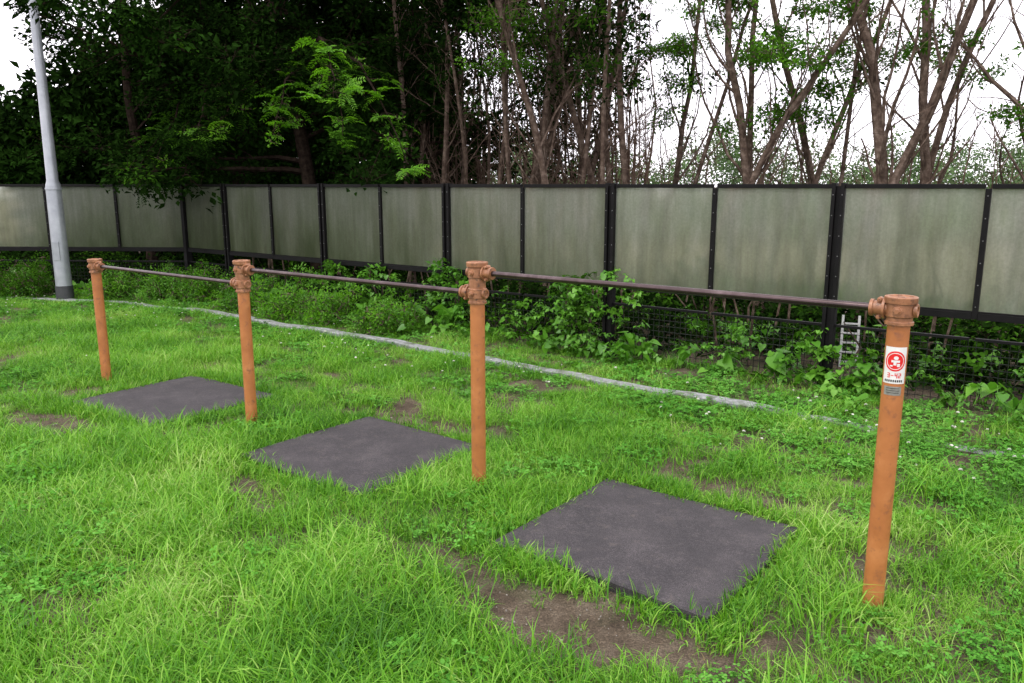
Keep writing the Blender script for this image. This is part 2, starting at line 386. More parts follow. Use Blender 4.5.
# ------------------------------------------------------------------ lawn
POSTS = [(-3.241,6.188), (-1.716,5.050), (-.172,3.920), (1.347,2.730)]
def lawn():
    n = 15500
    x = R.uniform(-10.5, 6.5, n); y = R.uniform(.7, 11.3, n)
    keep = (np.abs(x) < .76*y + 1.1) & (y < yF(x) - .02)
    dens = np.where(y < 5, 1, .8)
    dens = dens*np.where(y > yE(x)+.12, .75, 1)
    bb = bare(x, y)
    dens = dens*(1-np.clip(bb*1.25, 0, 1))
    keep &= R.random(n) < dens
    keep &= ~in_mat(x, y, .10)
    keep &= ~((np.abs(y - yE(x)) < .16) & (x < 1.75))
    x, y = x[keep], y[keep]; n = len(x)
    cl = lf(x, y, 1.6, 4)
    near_edge = np.clip(1-np.abs(y-yE(x))/1.8, 0, 1)
    pc = np.clip(.03 + .33*cl + .50*near_edge + .30*np.clip(x-1.0, 0, 1), 0.01, .7)
    u = R.random(n)
    idx = R.choice([0,1,2,3], n, p=[.32,.29,.25,.14])
    idx[u < pc] = 4
    v = R.random(n); idx[v < .08] = 6
    s = .84 + .32*lf(x, y, 1.1, 1) + .12*lf(x, y, 4.5, 3) + R.normal(0, .14, n)
    lush = np.clip((-x+.2*y)*.25, 0, .25)*(y < 5)
    s = s + lush - .35*bare(x, y)
    s = np.clip(s, .5, 1.6)
    s[idx == 4] = np.clip(s[idx == 4]*1.1, .8, 1.4)
    P = [np.stack([x, y, gz(x, y)], 1)]; S_ = [s]; I = [idx]
    # fringe of small tufts that leans over the mat edges
    k = 46000; xx = R.uniform(-4, 2.6, k); yy = R.uniform(1.8, 7.2, k)
    ok = in_mat(xx, yy, .125) & ~in_mat(xx, yy, -.004) & (R.random(k) < (.95-.8*bare(xx, yy)))
    xx, yy = xx[ok], yy[ok]
    P.append(np.stack([xx, yy, gz(xx, yy)], 1)); S_.append(R.uniform(.6, 1.75, len(xx))); I.append(np.full(len(xx), 7))
    k = 4000; xx = R.uniform(-9, 2.2, k); side = R.choice([-1, 1], k); yy = yE(xx)+side*R.uniform(.075, .19, k)
    P.append(np.stack([xx, yy, gz(xx, yy)], 1)); S_.append(R.uniform(.5, 1.0, k)); I.append(np.full(k, 7))
    k = 26000; xx = R.uniform(-4, 2.8, k); yy = R.uniform(1.8, 7.2, k); bb = bare(xx, yy)
    ok = (bb > .1) & (R.random(k) < np.where(bb > .8, .07, .45)) & ~in_mat(xx, yy, .01); xx, yy = xx[ok], yy[ok]
    P.append(np.stack([xx, yy, gz(xx, yy)-.01], 1)); S_.append(R.uniform(.4, .95, len(xx))); I.append(np.full(len(xx), 7))
    for (px, py) in POSTS:
        k = 60; a = R.uniform(0, 6.28, k); r = R.uniform(.05, .17, k)
        xx, yy = px+r*np.cos(a), py+r*np.sin(a)
        P.append(np.stack([xx, yy, gz(xx, yy)], 1)); S_.append(R.uniform(.7, 1.4, k)); I.append(np.full(k, 7))
    k = 800; xx = R.uniform(-6, 4.5, k); yy = R.uniform(1.0, 8, k); ok = (~in_mat(xx, yy, .10)) & (yy < yE(xx)-.1) & (bare(xx, yy) < .1) & (lf(xx, yy, 2.4, 7) > -.1)
    xx, yy = xx[ok], yy[ok]
    P.append(np.stack([xx, yy, gz(xx, yy)], 1)); S_.append(R.uniform(.9, 1.5, len(xx))); I.append(np.full(len(xx), 3))
    k = 3200; xx = R.uniform(-7, 5.5, k); yy = R.uniform(1.5, 11, k)
    w = np.clip(.9*np.clip(1-np.abs(yy-yE(xx)+.3)/1.1, 0, 1)*(lf(xx, yy, 1.3, 5) > -.35) + .02*(yy > 4), 0, .6)
    ok = (R.random(k) < w) & (~in_mat(xx, yy, .05)) & (yy < yF(xx)-.3) & (np.abs(yy-yE(xx)) > .07)
    xx, yy = xx[ok], yy[ok]
    P.append(np.stack([xx, yy, gz(xx, yy)], 1)); S_.append(R.uniform(.7, 1.15, len(xx))); I.append(np.full(len(xx), 5))
    P = np.concatenate(P); S_ = np.concatenate(S_); I = np.concatenate(I); n = len(P)
    print('grass instances', n)
    rot = np.stack([R.normal(0, .06, n), R.normal(0, .06, n), R.uniform(0, 6.283, n)], 1)
    scatter('lawn_grass', P, rot, S_, I, C_grass)
lawn()
def pebble(name, s):
    mb = MB(); V = []; F = []
    for i in range(4):
        for j in range(6):
            t = (i+.5)/4*math.pi; p = j/6*6.283; r = s*R.uniform(.75, 1.2)
            V.append((r*math.sin(t)*math.cos(p), r*math.sin(t)*math.sin(p)*.8, r*.6*math.cos(t)))
    for i in range(3):
        for j in range(6): F.append((i*6+j, (i+1)*6+j, (i+1)*6+(j+1)%6, i*6+(j+1)%6))
    F.append(tuple(range(6))); F.append(tuple(range(18,24))[::-1])
    mb.add(V, F, M_stone); return mb.obj(name, link=False)
C_peb = src_collection('pebble_sources', [pebble('p0', .006), pebble('p1', .009), pebble('p2', .004)])
n = 9000; x = R.uniform(-4, 3, n); y = R.uniform(2, 7, n); ok = (R.random(n) < bare(x, y)) & ~in_mat(x, y, .01); x, y = x[ok], y[ok]
scatter('soil_pebbles', np.stack([x, y, gz(x, y)-.012*bare(x, y)], 1), R.uniform(0, 6, (len(x), 3)), R.uniform(.4, 1.2, len(x)), R.choice([0,1,2], len(x), p=[.3,.1,.6]), C_peb)

# ------------------------------------------------------------------ edging
def edging():
    xs = np.linspace(-11, 6.5, 160); ys = yE(xs)
    k = np.array([1,2,3,2,1.])/9; ys2 = np.convolve(np.pad(ys, 2, 'edge'), k, 'valid')
    P = np.stack([xs, ys2], 1); T = np.gradient(P, axis=0); T /= np.linalg.norm(T, axis=1)[:, None]; Nr = np.stack([-T[:,1], T[:,0]], 1)
    prof = [(-.052,-.03),(-.052,.036),(-.043,.046),(.043,.046),(.052,.036),(.052,-.03)]
    V = []
    for i in range(len(P)):
        sink = -.035*np.clip((P[i][0]-1.7)/.8, 0, 1) - .016*np.clip((-3.2-P[i][0])/1.5, 0, 1)
        for (o, z) in prof: q = P[i]+Nr[i]*o; V.append((q[0], q[1], z + sink + gz(q[0], q[1])+.003*math.sin(i*1.7)))
    m = len(prof)
    F = [(i*m+j, (i+1)*m+j, (i+1)*m+j+1, i*m+j+1) for i in range(len(P)-1) for j in range(m-1)]
    mb = MB(); mb.add(V, F, M_edge); mb.obj('lawn_edging_kerb')
edging()

# ------------------------------------------------------------------ horizontal bars
def bars():
    root = empty('horizontal_bars')
    Rp = .037
    tops = [.985, 1.080, 1.178, 1.172]
    barz = [.930, 1.023, 1.125]
    P = [np.array([p[0], p[1]]) for p in POSTS]
    for i, (p, zt) in enumerate(zip(P, tops)):
        mb = MB()
        lathe(mb, (p[0], p[1], -.1), (0,0,1), [(0,Rp),(.1+zt-.03,Rp)], M_orange, 32)
        mb.obj('post_%d' % (i+1), root)
        h = MB(); zs = []
        if i > 0: zs.append((barz[i-1], -1))
        if i < 3: zs.append((barz[i], 1))
        zb = min(z for z, _ in zs) - .052
        Lb = zt - zb
        lathe(h, (p[0], p[1], zb), (0,0,1), [(0,.0375),(0,.047),(.012,.047),(.012,.0425),(Lb-.030,.0425),(Lb-.026,.0445),(Lb-.024,.0535),(Lb-.003,.0545),(Lb,.0515),(Lb,.041),(Lb-.005,.039),(Lb-.005,.012),(Lb-.001,.010)], M_cast, 40)
        for (z, sgn) in zs:
            d = np.array([*D, 0.])*sgn; c = np.array([p[0], p[1], z]); sd = np.array([*Nn, 0.])
            lathe(h, (p[0], p[1], z-.026), (0,0,1), [(0,.0425),(.003,.0475),(.049,.0475),(.052,.0425)], M_cast, 40)
            lathe(h, c + d*.036, d, [(0,.027),(.010,.027),(.010,.037),(.020,.037),(.020,.0265),(.050,.0255),(.050,.0305),(.062,.0305),(.062,.022),(.0625,.015)], M_cast, 28)
            for s2 in (-1, 1):
                e = c + d*.066 + np.array([0,0,s2*.030])
                lathe(h, e - sd*.014, sd, [(0,.0095),(.028,.0095)], M_cast, 14)
                lathe(h, e - sd*.0225, sd, [(0,.007),(.009,.007)], M_cast, 6)
            lathe(h, c - sd*.046, -sd, [(0,.0165),(.007,.0165),(.007,.010),(.014,.010)], M_cast, 6)
            lathe(h, c - d*.044, -d, [(0,.024),(.013,.024),(.013,.015),(.008,.014),(.008,.004)], M_cast, 24)
        h.obj('clamp_head_%d' % (i+1), root, sharp=25, bevel=.0012)
    for i in range(3):
        a, b = P[i], P[i+1]; L = np.linalg.norm(b-a); u = (b-a)/L
        mb = MB()
        lathe(mb, (a[0]+u[0]*.07, a[1]+u[1]*.07, barz[i]), (u[0], u[1], 0), [(0,.0138),(L-.14,.0138)], M_bar, 20)
        mb.obj('bar_%d' % (i+1), root)
    p = P[3]; a0 = math.atan2(-p[1], -p[0]); st = MB()
    def cyl(s, z, r): a = a0 + s/Rp; return (p[0]+r*math.cos(a), p[1]+r*math.sin(a), z)
    def patch(s0, s1, z0, z1, r, mat, k=10):
        V = []
        for i in range(k+1):
            s = s0+(s1-s0)*i/k; V += [cyl(s, z0, r), cyl(s, z1, r)]
        st.add(V, [(2*i, 2*i+2, 2*i+3, 2*i+1) for i in range(k)], mat)
    def disc(sc, zc, rx, rz, r, mat, k=28, inner=0):
        if inner:
            rr = np.linspace(1, inner, 2 if inner > .5 else 6); V = []; F = []
            for g_ in rr:
                for i in range(k):
                    q = i/k*6.283; V.append(cyl(sc+rx*g_*math.cos(q), zc+rz*g_*math.sin(q), r))
            for g_ in range(len(rr)-1):
                for i in range(k): F.append((g_*k+i, g_*k+(i+1)%k, (g_+1)*k+(i+1)%k, (g_+1)*k+i))
        else:
            V = [cyl(sc, zc, r)] + [cyl(sc+rx*math.cos(i/k*6.283), zc+rz*math.sin(i/k*6.283), r) for i in range(k)]
            F = [(0, 1+i, 1+(i+1)%k) for i in range(k)]
        st.add(V, F, mat)
    patch(-.039, .039, .868, .998, Rp+.0008, M_white, 16)
    disc(0, .948, .033, .036, Rp+.0014, M_red, inner=.03, k=32)
    disc(0, .948, .0275, .030, Rp+.0019, M_white, inner=.92)
    disc(.002, .960, .0075, .0065, Rp+.0024, M_white, 12)
    patch(-.012, .014, .944, .952, Rp+.0020, M_white, 4); patch(-.005, .004, .934, .944, Rp+.0020, M_white, 2)
    patch(-.016, -.007, .929, .934, Rp+.0020, M_white, 2); patch(.006, .015, .929, .940, Rp+.0020, M_white, 2)
    seg = {'3': 'abcdg', '-': 'g', '4': 'bcfg', '2': 'abged'}
    s = -.022
    for ch in '3-42':
        w, hh, t = .0085, .017, .0026; z0 = .889; r_ = Rp+.0014
        for q in seg[ch]:
            if q == 'a': patch(s, s+w, z0+hh-t, z0+hh, r_, M_red, 1)
            if q == 'g': patch(s, s+w, z0+hh/2-t/2, z0+hh/2+t/2, r_+.0003, M_red, 1)
            if q == 'd': patch(s, s+w, z0, z0+t, r_, M_red, 1)
            if q == 'b': patch(s+w-t, s+w, z0+hh/2, z0+hh, r_+.0006, M_red, 1)
            if q == 'c': patch(s+w-t, s+w, z0, z0+hh/2, r_+.0006, M_red, 1)
            if q == 'e': patch(s, s+t, z0, z0+hh/2, r_+.0006, M_red, 1)
            if q == 'f': patch(s, s+t, z0+hh/2, z0+hh, r_+.0006, M_red, 1)
        s += .0118
    for k in range(9): patch(-.030+k*.0067, -.0255+k*.0067, .874, .882, Rp+.0014, M_ink, 1)
    patch(-.030, .028, .826, .858, Rp+.0010, M_grey, 10)
    for z in (.835, .843, .851): patch(-.022, .020, z-.001, z+.001, Rp+.0016, M_ink, 6)
    st.obj('warning_sticker', root)
bars()

# ------------------------------------------------------------------ fence
FN = lambda n: np.array([.889+.7805*n, 7.22-.5783*n])
def fence():
    root = empty('frosted_panel_fence')
    pts = [(FN(n), n % 2 == 0) for n in range(-7, 10)]
    d1 = np.array([.7805, -.5783]); d1 /= np.linalg.norm(d1)
    corner = FN(-7)
    left = [(corner + np.array([-.97*k, .045*k]), k % 2 == 0) for k in range(1, 8)]
    d2 = np.array([-.97, .045]); d2 /= np.linalg.norm(d2)
    frm = MB(); pan = MB(); wire = MB(); bolts = MB()
    ZT, ZB = 1.545, .675
    def run(seq, d):
        n = np.array([-d[1], d[0]])
        if n[1] > 0: n = -n
        for k, (p, big) in enumerate(seq):
            if big:
                for s in (-1, 1): box(frm, p + d*s*.032, d, n, .028, .075, -.1, ZT+.018, M_black)
                box(frm, p, d, n, .036, .03, -.1, ZT-.004, M_black)
                box(frm, p, d, n, .13, .10, -.02, .012, M_black)
            else:
                box(frm, p, d, n, .036, .05, ZB-.045, ZT-.022, M_black)
            for z in np.linspace(ZB+.04, ZT-.07, 6):
                o = .0385 if big else .026
                for s in ((-1, 1) if big else (0,)):
                    q = p + d*s*.032 + n*(o-.001)
                    lathe(bolts, (q[0], q[1], z), (n[0], n[1], 0), [(0,.0045),(.003,.0045),(.005,.003)], M_bolt, 8)
        for k in range(len(seq)-1):
            (a, ba), (b, bb) = seq[k], seq[k+1]
            L = np.linalg.norm(b-a); c = (a+b)/2
            ea = .048 if ba else .019; eb = .048 if bb else .019
            c2 = (a+d*ea + b-d*eb)/2; L2 = L-ea-eb
            box(frm, c2, d, n, L2, .046, ZT-.022, ZT+.010, M_black)
            box(frm, c2, d, n, L2, .050, ZB-.05, ZB-.002, M_black)
            box(frm, c2 + n*.012, d, n, L2, .012, ZB-.001, ZB+.010, M_black)
            A = c2 - d*L2/2; B = c2 + d*L2/2
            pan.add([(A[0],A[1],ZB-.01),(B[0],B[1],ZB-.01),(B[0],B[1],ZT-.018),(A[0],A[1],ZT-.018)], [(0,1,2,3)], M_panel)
            A = a - n*.045; m = int(L/.05)
            for i in range(m):
                q = A + d*(i+.5)*L/m
                box(wire, q, d, n, .0040, .004, .0, .47, M_wire)
            for z in np.arange(.02, .48, .05):
                box(wire, c - n*.0492, d, n, L, .004, z-.002, z+.002, M_wire)
            box(frm, c2, d, n, L2, .030, .475, .495, M_black)
    run(pts, d1)
    run([(corner, False)] + left, d2)
    frm.obj('frame', root, smooth=False, bevel=.002)
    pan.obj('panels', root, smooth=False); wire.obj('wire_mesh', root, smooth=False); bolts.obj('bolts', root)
    cp = MB(); box(cp, corner, d1, np.array([-d1[1], d1[0]]), .07, .09, -.1, ZT+.02, M_black); cp.obj('corner_post', root, smooth=False, bevel=.003)
fence()

def ladder():
    root = empty('metal_ladder'); mb = MB(); x, y = 2.93, 6.78; u = np.array([.93,-.37]); n = np.array([.37,.93])
    for s in (-1, 1):
        a = np.array([x, y]) + u*s*.065
        tube(mb, [(*(a-n*.10), -.02), (*(a+n*.02), .44)], [.011,.011], 8, M_alu)
    for z in (.05,.13,.21,.29,.37):
        t = (z+.02)/.46; b = np.array([x, y]) - n*(.10-.12*t)
        box(mb, b, u, n, .13, .025, z-.006, z+.006, M_alu)
    mb.obj('rails_and_rungs', root, smooth=False)
ladder()
def clear_ladder(x, y): return ~((x > 2.6) & (x < 3.15) & (y < 6.85))

# ------------------------------------------------------------------ lamp post
def lamp():
    root = empty('street_lamp'); x, y = -6.10, 10.78
    mb = MB()
    lathe(mb, (x, y, -.1), (0,0,1), [(0,.112),(.30,.110),(.303,.104)], M_poleb, 28); mb.obj('base_sleeve', root)
    mb = MB()
    lathe(mb, (x, y, .20), (0,0,1), [(0,.102),(1.32,.094),(1.35,.088),(1.40,.072),(3.6,.052),(4.9,.045)], M_pole, 28)
    lathe(mb, (x, y, 1.48), (0,0,1), [(0,.099),(.02,.101),(.03,.097)], M_pole, 28)
    mb.obj('shaft', root)
    mb = MB(); box(mb, (x+.0, y-.099), (1,0), (0,1), .09, .012, .55, .80, M_pole); mb.obj('access_door', root, smooth=False, bevel=.003)
    mb = MB(); tube(mb, [(x,y,5.1),(x,y,5.3),(x+.15,y-.1,5.45),(x+.6,y-.35,5.52)], [.045,.04,.035,.03], 12, M_pole)
    lathe(mb, (x+.55,y-.32,5.50), (.86,-.5,.05), [(0,.03),(.05,.09),(.35,.11),(.5,.06),(.54,.01)], M_pole, 20); mb.obj('luminaire', root)
lamp()

# ------------------------------------------------------------------ foliage sources
def leaf(mb, c, dr, up, L, W, mat):
    dr = dr/np.linalg.norm(dr); sd = np.cross(dr, up); sd /= np.linalg.norm(sd)+1e-9; nr = np.cross(sd, dr)
    tip = c + dr*L - nr*L*.12; m = c + dr*L*.45
    mb.add([c, m - sd*W/2 + nr*W*.15, tip, m + sd*W/2 + nr*W*.15], [(0,1,2),(0,2,3)], mat)
def clump(name, n, rad, L, W, mat, flat=.8, twig=None):
    mb = MB()
    for _ in range(n):
        v = R.normal(size=3); v /= np.linalg.norm(v); v *= rad*R.random()**.4; v[2] *= flat
        dr = v/ (np.linalg.norm(v)+1e-6) + R.normal(0, .7, 3); dr[2] -= .2
        up = np.array([0,0,1.]) + R.normal(0, .5, 3)
        leaf(mb, v, dr, up, L*R.uniform(.6, 1.2), W*R.uniform(.7, 1.2), mat)
    if twig:
        for _ in range(4):
            v = R.normal(size=3); v = v/np.linalg.norm(v)*rad*.9; v[2] = abs(v[2])*.6
            tube(mb, [(0,0,0), v*.5+R.normal(0,.01,3), v], [.004,.003,.002], 3, twig)
    return mb.obj(name, smooth=False, link=False)
def spray(name, mat, L=.38, pairs=11, arms=4):
    mb = MB()
    for k in range(arms):
        a = R.uniform(0, 6.28); dv = np.array([math.cos(a), math.sin(a), R.uniform(-.2,.5)]); P = [np.zeros(3)]
        for i in range(pairs):
            dv = dv + np.array([0,0,-.09]); dv /= np.linalg.norm(dv); P.append(P[-1] + dv*L/pairs)
        tube(mb, P, np.linspace(.0035,.0012,len(P)), 3, mat)
        for i in range(1, len(P)):
            t = P[i]-P[i-1]; sd = np.cross(t, [0,0,1.]); sd /= np.linalg.norm(sd)
            for s in (-1, 1):
                leaf(mb, P[i], sd*s + t/np.linalg.norm(t)*.5 + R.normal(0,.15,3), np.array([0,0,1.])+R.normal(0,.2,3), .075*(1-.4*abs(i/pairs-.4)), .026, mat)
    return mb.obj(name, smooth=False, link=False)
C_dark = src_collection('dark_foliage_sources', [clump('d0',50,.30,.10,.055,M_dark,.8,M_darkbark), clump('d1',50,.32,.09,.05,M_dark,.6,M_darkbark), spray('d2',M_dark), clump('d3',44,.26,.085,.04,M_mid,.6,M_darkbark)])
C_br = src_collection('young_foliage_sources', [spray('b0',M_bright,.30,9,3), spray('b1',M_bright,.26,8,3), clump('b2',26,.14,.06,.028,M_bright,.4,M_bark), spray('b3',M_mid,.34,10,3), spray('b4',M_dark,.36,10,4)])
C_mid = src_collection('mid_foliage_sources', [clump('m0',55,.18,.06,.030,M_mid,.45,M_bark), clump('m1',50,.15,.055,.028,M_mid,.4,M_bark), clump('m2',45,.15,.055,.028,M_bright,.4,M_bark)])
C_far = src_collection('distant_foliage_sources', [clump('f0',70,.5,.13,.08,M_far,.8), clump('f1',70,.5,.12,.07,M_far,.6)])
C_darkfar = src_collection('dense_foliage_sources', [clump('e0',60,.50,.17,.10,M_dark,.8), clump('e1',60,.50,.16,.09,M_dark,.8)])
C_shrub = src_collection('shrub_sources', [clump('s0',60,.10,.035,.017,M_vine,.9,M_bark), clump('s1',60,.09,.032,.016,M_mid,.9,M_bark), clump('s2',50,.10,.035,.017,M_bright,.8,M_bark)])
def heart(mb, c, az, tilt, s, mat):
    out = [(0,0),(-.10,-.30),(.08,-.52),(.40,-.50),(.75,-.27),(1.08,0),(.75,.27),(.40,.50),(.08,.52),(-.10,.30)]
    ca, sa = math.cos(az), math.sin(az); V = [(c[0]+.4*s*ca*math.cos(tilt), c[1]+.4*s*sa*math.cos(tilt), c[2]-.4*s*math.sin(tilt)-.03*s)]
    for (u, v) in out:
        lx = u*s; lz = -u*s*math.sin(tilt) + .22*abs(v)*s - .10*s*u*u; lx *= math.cos(tilt)
        V.append((c[0]+lx*ca-v*s*sa, c[1]+lx*sa+v*s*ca, c[2]+lz))
    k = len(out)
    mb.add(V, [(0, 1+i, 1+(i+1)%k) for i in range(k)], mat)
def vine(name, n, s, h, mat):
    mb = MB()
    for _ in range(n):
        a = R.uniform(0, 6.28); r = .10*math.sqrt(R.random()); z = R.uniform(.3, 1)*h
        b = np.array([r*math.cos(a), r*math.sin(a), 0]); t = b + np.array([R.normal(0,.03), R.normal(0,.03), z])
        tube(mb, [b, (b+t)/2+R.normal(0,.006,3), t], [.0022,.002,.0015], 3, mat)
        az = R.uniform(0, 6.28); ss = s*R.uniform(.6, 1.2)
        if R.random() < .6:
            for q in (-1.5, 0, 1.5): heart(mb, t + .02*np.array([math.cos(az+q), math.sin(az+q), 0]), az+q, R.uniform(.1,.7), ss*(.8 if q else 1), mat)
        else: heart(mb, t, az, R.uniform(.2,.9), ss*1.1, mat)
    return mb.obj(name, link=False)
C_vine = src_collection('vine_sources', [vine('v0',5,.065,.12,M_vine), vine('v1',6,.050,.09,M_vine), vine('v2',4,.090,.18,M_vine), vine('v3',6,.045,.07,M_mid)])

def creepers():
    n = 3000; x = R.uniform(-9, 6.2, n); t = R.random(n)**.6
    ye, yf = yE(x)+.17, yF(x)-.05; y = ye + (yf-ye)*t
    hump = np.clip(.4+.9*lf(x, y, 2.1, 3), 0, 1.2)
    dens = np.clip(.02 + .55*hump*t*t + .12*(t > .8), 0, 1)*np.where(x < -1.0, 1.1, .75)
    ok = (R.random(n) < dens); x, y, t, hump = x[ok], y[ok], t[ok], hump[ok]
    z = R.random(len(x))*(.02+np.where(x < -.5, .26, .12)*hump)*t
    PP = [np.stack([x, y, z], 1)]; SS = [R.uniform(.6, 1.3, len(x))]; II = [R.choice([0,1,2,3], len(x), p=[.3,.25,.3,.15])]
    for (nn, c, hmax, sd) in ((-2,75,.80,.20),(-1,30,.45,.3),(0,55,.85,.22),(-.35,45,.72,.14),(1.2,24,.4,.35),(1.9,24,.42,.14),(2.35,16,.3,.14),(3.2,26,.35,.4),(-3,50,.65,.3),(-3.8,50,.70,.2),(4.2,30,.5,.4)):
        q = nn + R.normal(0, sd, c); b = np.stack([.889+.7805*q, 7.22-.5783*q], 1) + np.array([-.595,-.803])*R.uniform(.03,.14,(c,1))
        zz = R.random(c)**.8*hmax*np.clip(1-.5*np.abs(q-nn)/ (3*sd), .1, 1)
        PP.append(np.column_stack([b, zz])); SS.append(R.uniform(.45, .95, c)); II.append(R.choice([0,1,3], c))
    P = np.concatenate(PP); s = np.concatenate(SS); I = np.concatenate(II); n = len(P)
    rot = np.stack([R.normal(.25,.35,n), R.normal(0,.3,n), R.uniform(-3.14,3.14,n)], 1)
    scatter('creeping_vines', P, rot, s, I, C_vine)
    n = 1500; x = R.uniform(-6, 5, n); y = R.uniform(1.6, 9, n)
    w = .45*np.clip(1-np.abs(y-yE(x))/1.3, 0, 1) + .16*np.clip(x-1.2, 0, 1)*(lf(x, y, 3, 2) > 0)
    ok = (R.random(n) < w) & ~in_mat(x, y, .12) & (np.abs(y-yE(x)) > .16) & (y < yF(x)-.1); x, y = x[ok], y[ok]; n = len(x)
    scatter('lawn_weeds', np.stack([x, y, gz(x, y)+.005], 1), np.stack([R.normal(0,.2,n), R.normal(0,.2,n), R.uniform(-3,3,n)], 1), R.uniform(.35, .75, n), R.choice([0,1,3], n), C_vine)
    n = 2300; x = R.uniform(-10, 8, n); y = yF(x) + .45 + R.random(n)**1.1*4.2
    ok = clear_ladder(x, y); x, y = x[ok], y[ok]; n = len(x)
    h = .10+.62*np.clip(.4+.8*lf(x, y, 1.7, 9), 0, 1)*np.clip((y-yF(x))/1.4, .1, 1)
    P = np.stack([x, y, R.random(n)*h], 1); I = R.choice([0,1,2,3], n, p=[.33,.32,.15,.2])
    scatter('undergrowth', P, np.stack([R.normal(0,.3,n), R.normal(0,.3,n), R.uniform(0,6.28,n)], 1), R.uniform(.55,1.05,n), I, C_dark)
    n = 260; x = R.uniform(-4, 7, n); y = yF(x) + R.uniform(.2, 1.6, n); ok = clear_ladder(x, y); x, y = x[ok], y[ok]; n = len(x)
    scatter('shaded_vines', np.stack([x, y, R.random(n)*.3], 1), np.stack([R.normal(.25,.35,n), R.normal(0,.3,n), R.uniform(-3.14,3.14,n)], 1), R.uniform(.6,1.1,n), R.choice([0,1,3], n), C_vine)
    mb = MB()
    for _ in range(90):
        xx = R.uniform(-4, 6.5); yy = float(yF(xx)) + R.uniform(.25, 2.2); hh = R.uniform(.4, 1.3)
        tube(mb, [(xx,yy,-.03), (xx+R.normal(0,.05),yy+R.normal(0,.05),hh*.5), (xx+R.normal(0,.12),yy+R.normal(0,.1),hh)], [.016*R.uniform(.4,1.6), .011, .004], 5, M_bark)
    mb.obj('dead_stems')
creepers()
def shrub(x, y, r, h, n=110, pick=(.4,.3,.3)):
    v = R.normal(size=(n,3)); v /= np.linalg.norm(v, axis=1)[:,None]; v[:,2] = np.abs(v[:,2])
    k = R.uniform(.45, 1.12, n)*(1+.3*np.sin(5*v[:,0]+7*v[:,1]+x*3))
    P = np.stack([x+v[:,0]*r*k, y+v[:,1]*r*k, .04+v[:,2]*h*k], 1)
    o = empty('garden_shrub')
    mb = MB()
    for _ in range(9):
        a = R.uniform(0,6.28); e = np.array([x+.7*r*math.cos(a), y+.7*r*math.sin(a), h*R.uniform(.5,.9)])
        tube(mb, [(x,y,-.02), (np.array([x,y,0])+e)/2+R.normal(0,.02,3), e], [.008,.006,.003], 4, M_bark)
    mb.obj('stems', o)
    scatter('foliage', P, R.uniform(0,6.28,(n,3)), R.uniform(.7,1.3,n), R.choice([0,1,2], n, p=pick), C_shrub, o)
for a in [(-2.55,9.25,.38,.40,110,(.3,.1,.6)),(-2.05,8.85,.34,.34,100,(.3,.1,.6)),(-3.3,9.9,.32,.36),(-4.1,10.55,.36,.40),(-4.75,10.85,.34,.34),(-6.75,11.0,.42,.40,130,(.1,.8,.1)),(-7.5,11.05,.45,.45,130,(.1,.8,.1)),(-5.5,11.0,.3,.3),(-1.3,8.3,.28,.26)]:
    shrub(*a)

# ------------------------------------------------------------------ trees
def grow(mb, p, d, L, r, lvl, P, tips):
    k = P['segs'][lvl]; pts = [np.array(p, float)]; d = np.array(d, float); d /= np.linalg.norm(d)
    for i in range(k):
        d = d + R.normal(0, P['wob'][lvl], 3) + np.array([0,0,P['trop'][lvl]]); d /= np.linalg.norm(d)
        pts.append(pts[-1] + d*L/k)
    pts = np.array(pts); rad = r*np.linspace(1, P['taper'][lvl], k+1)
    if lvl == 0: rad[0] *= 1.35
    tube(mb, pts, rad, P['sides'][lvl], P['mat'] if lvl < 2 else P.get('mat2', P['mat']))
    last = lvl == len(P['segs'])-1
    if last or lvl >= P['leaf_lvl']:
        for q in pts[1:]: tips.append((q, lvl))
    if last: return
    nb = P['nb'][lvl]
    for j in range(nb):
        t = P['start'][lvl] + (1-P['start'][lvl])*(j+R.random())/nb
        f = t*k; i = min(int(f), k-1); q = pts[i] + (pts[i+1]-pts[i])*(f-i)
        ax, a, b = frame(pts[i+1]-pts[i]); ph = R.uniform(0, 6.283)
        an = P['ang'][lvl]*R.uniform(.7, 1.3)
        dd = ax*math.cos(an) + (a*math.cos(ph)+b*math.sin(ph))*math.sin(an)
        rr = (rad[i]+(rad[i+1]-rad[i])*(f-i))*P['rr'][lvl]*R.uniform(.7,1.15)
        grow(mb, q, dd, L*P['lr'][lvl]*R.uniform(.6,1.2)*(1-.35*t), rr, lvl+1, P, tips)

BARE_P = dict(segs=[10,6,5,2], wob=[.09,.15,.24,.3], trop=[.04,.14,.06,.02], taper=[.35,.3,.3,.4], sides=[8,5,3,3], mat=M_bark, mat2=M_twig,
              leaf_lvl=9, nb=[18,7,3], start=[.16,.12,.15], ang=[.55,.55,.8], rr=[.42,.45,.55], lr=[.30,.45,.42])
STEM_P = dict(segs=[9,5,2], wob=[.06,.18,.25], trop=[.04,.10,.0], taper=[.4,.3,.4], sides=[6,3,3], mat=M_bark, mat2=M_twig,
              leaf_lvl=9, nb=[22,6], start=[.15,.12], ang=[.7,.75], rr=[.34,.5], lr=[.20,.42])
LEAFY_P = dict(segs=[8,7,5,3], wob=[.06,.10,.16,.2], trop=[.05,-.03,-.05,-.06], taper=[.4,.25,.3,.4], sides=[9,5,4,3], mat=M_darkbark,
              leaf_lvl=2, nb=[15,6,2], start=[.22,.2,.2], ang=[1.15,.7,.7], rr=[.45,.5,.6], lr=[.55,.42,.45])
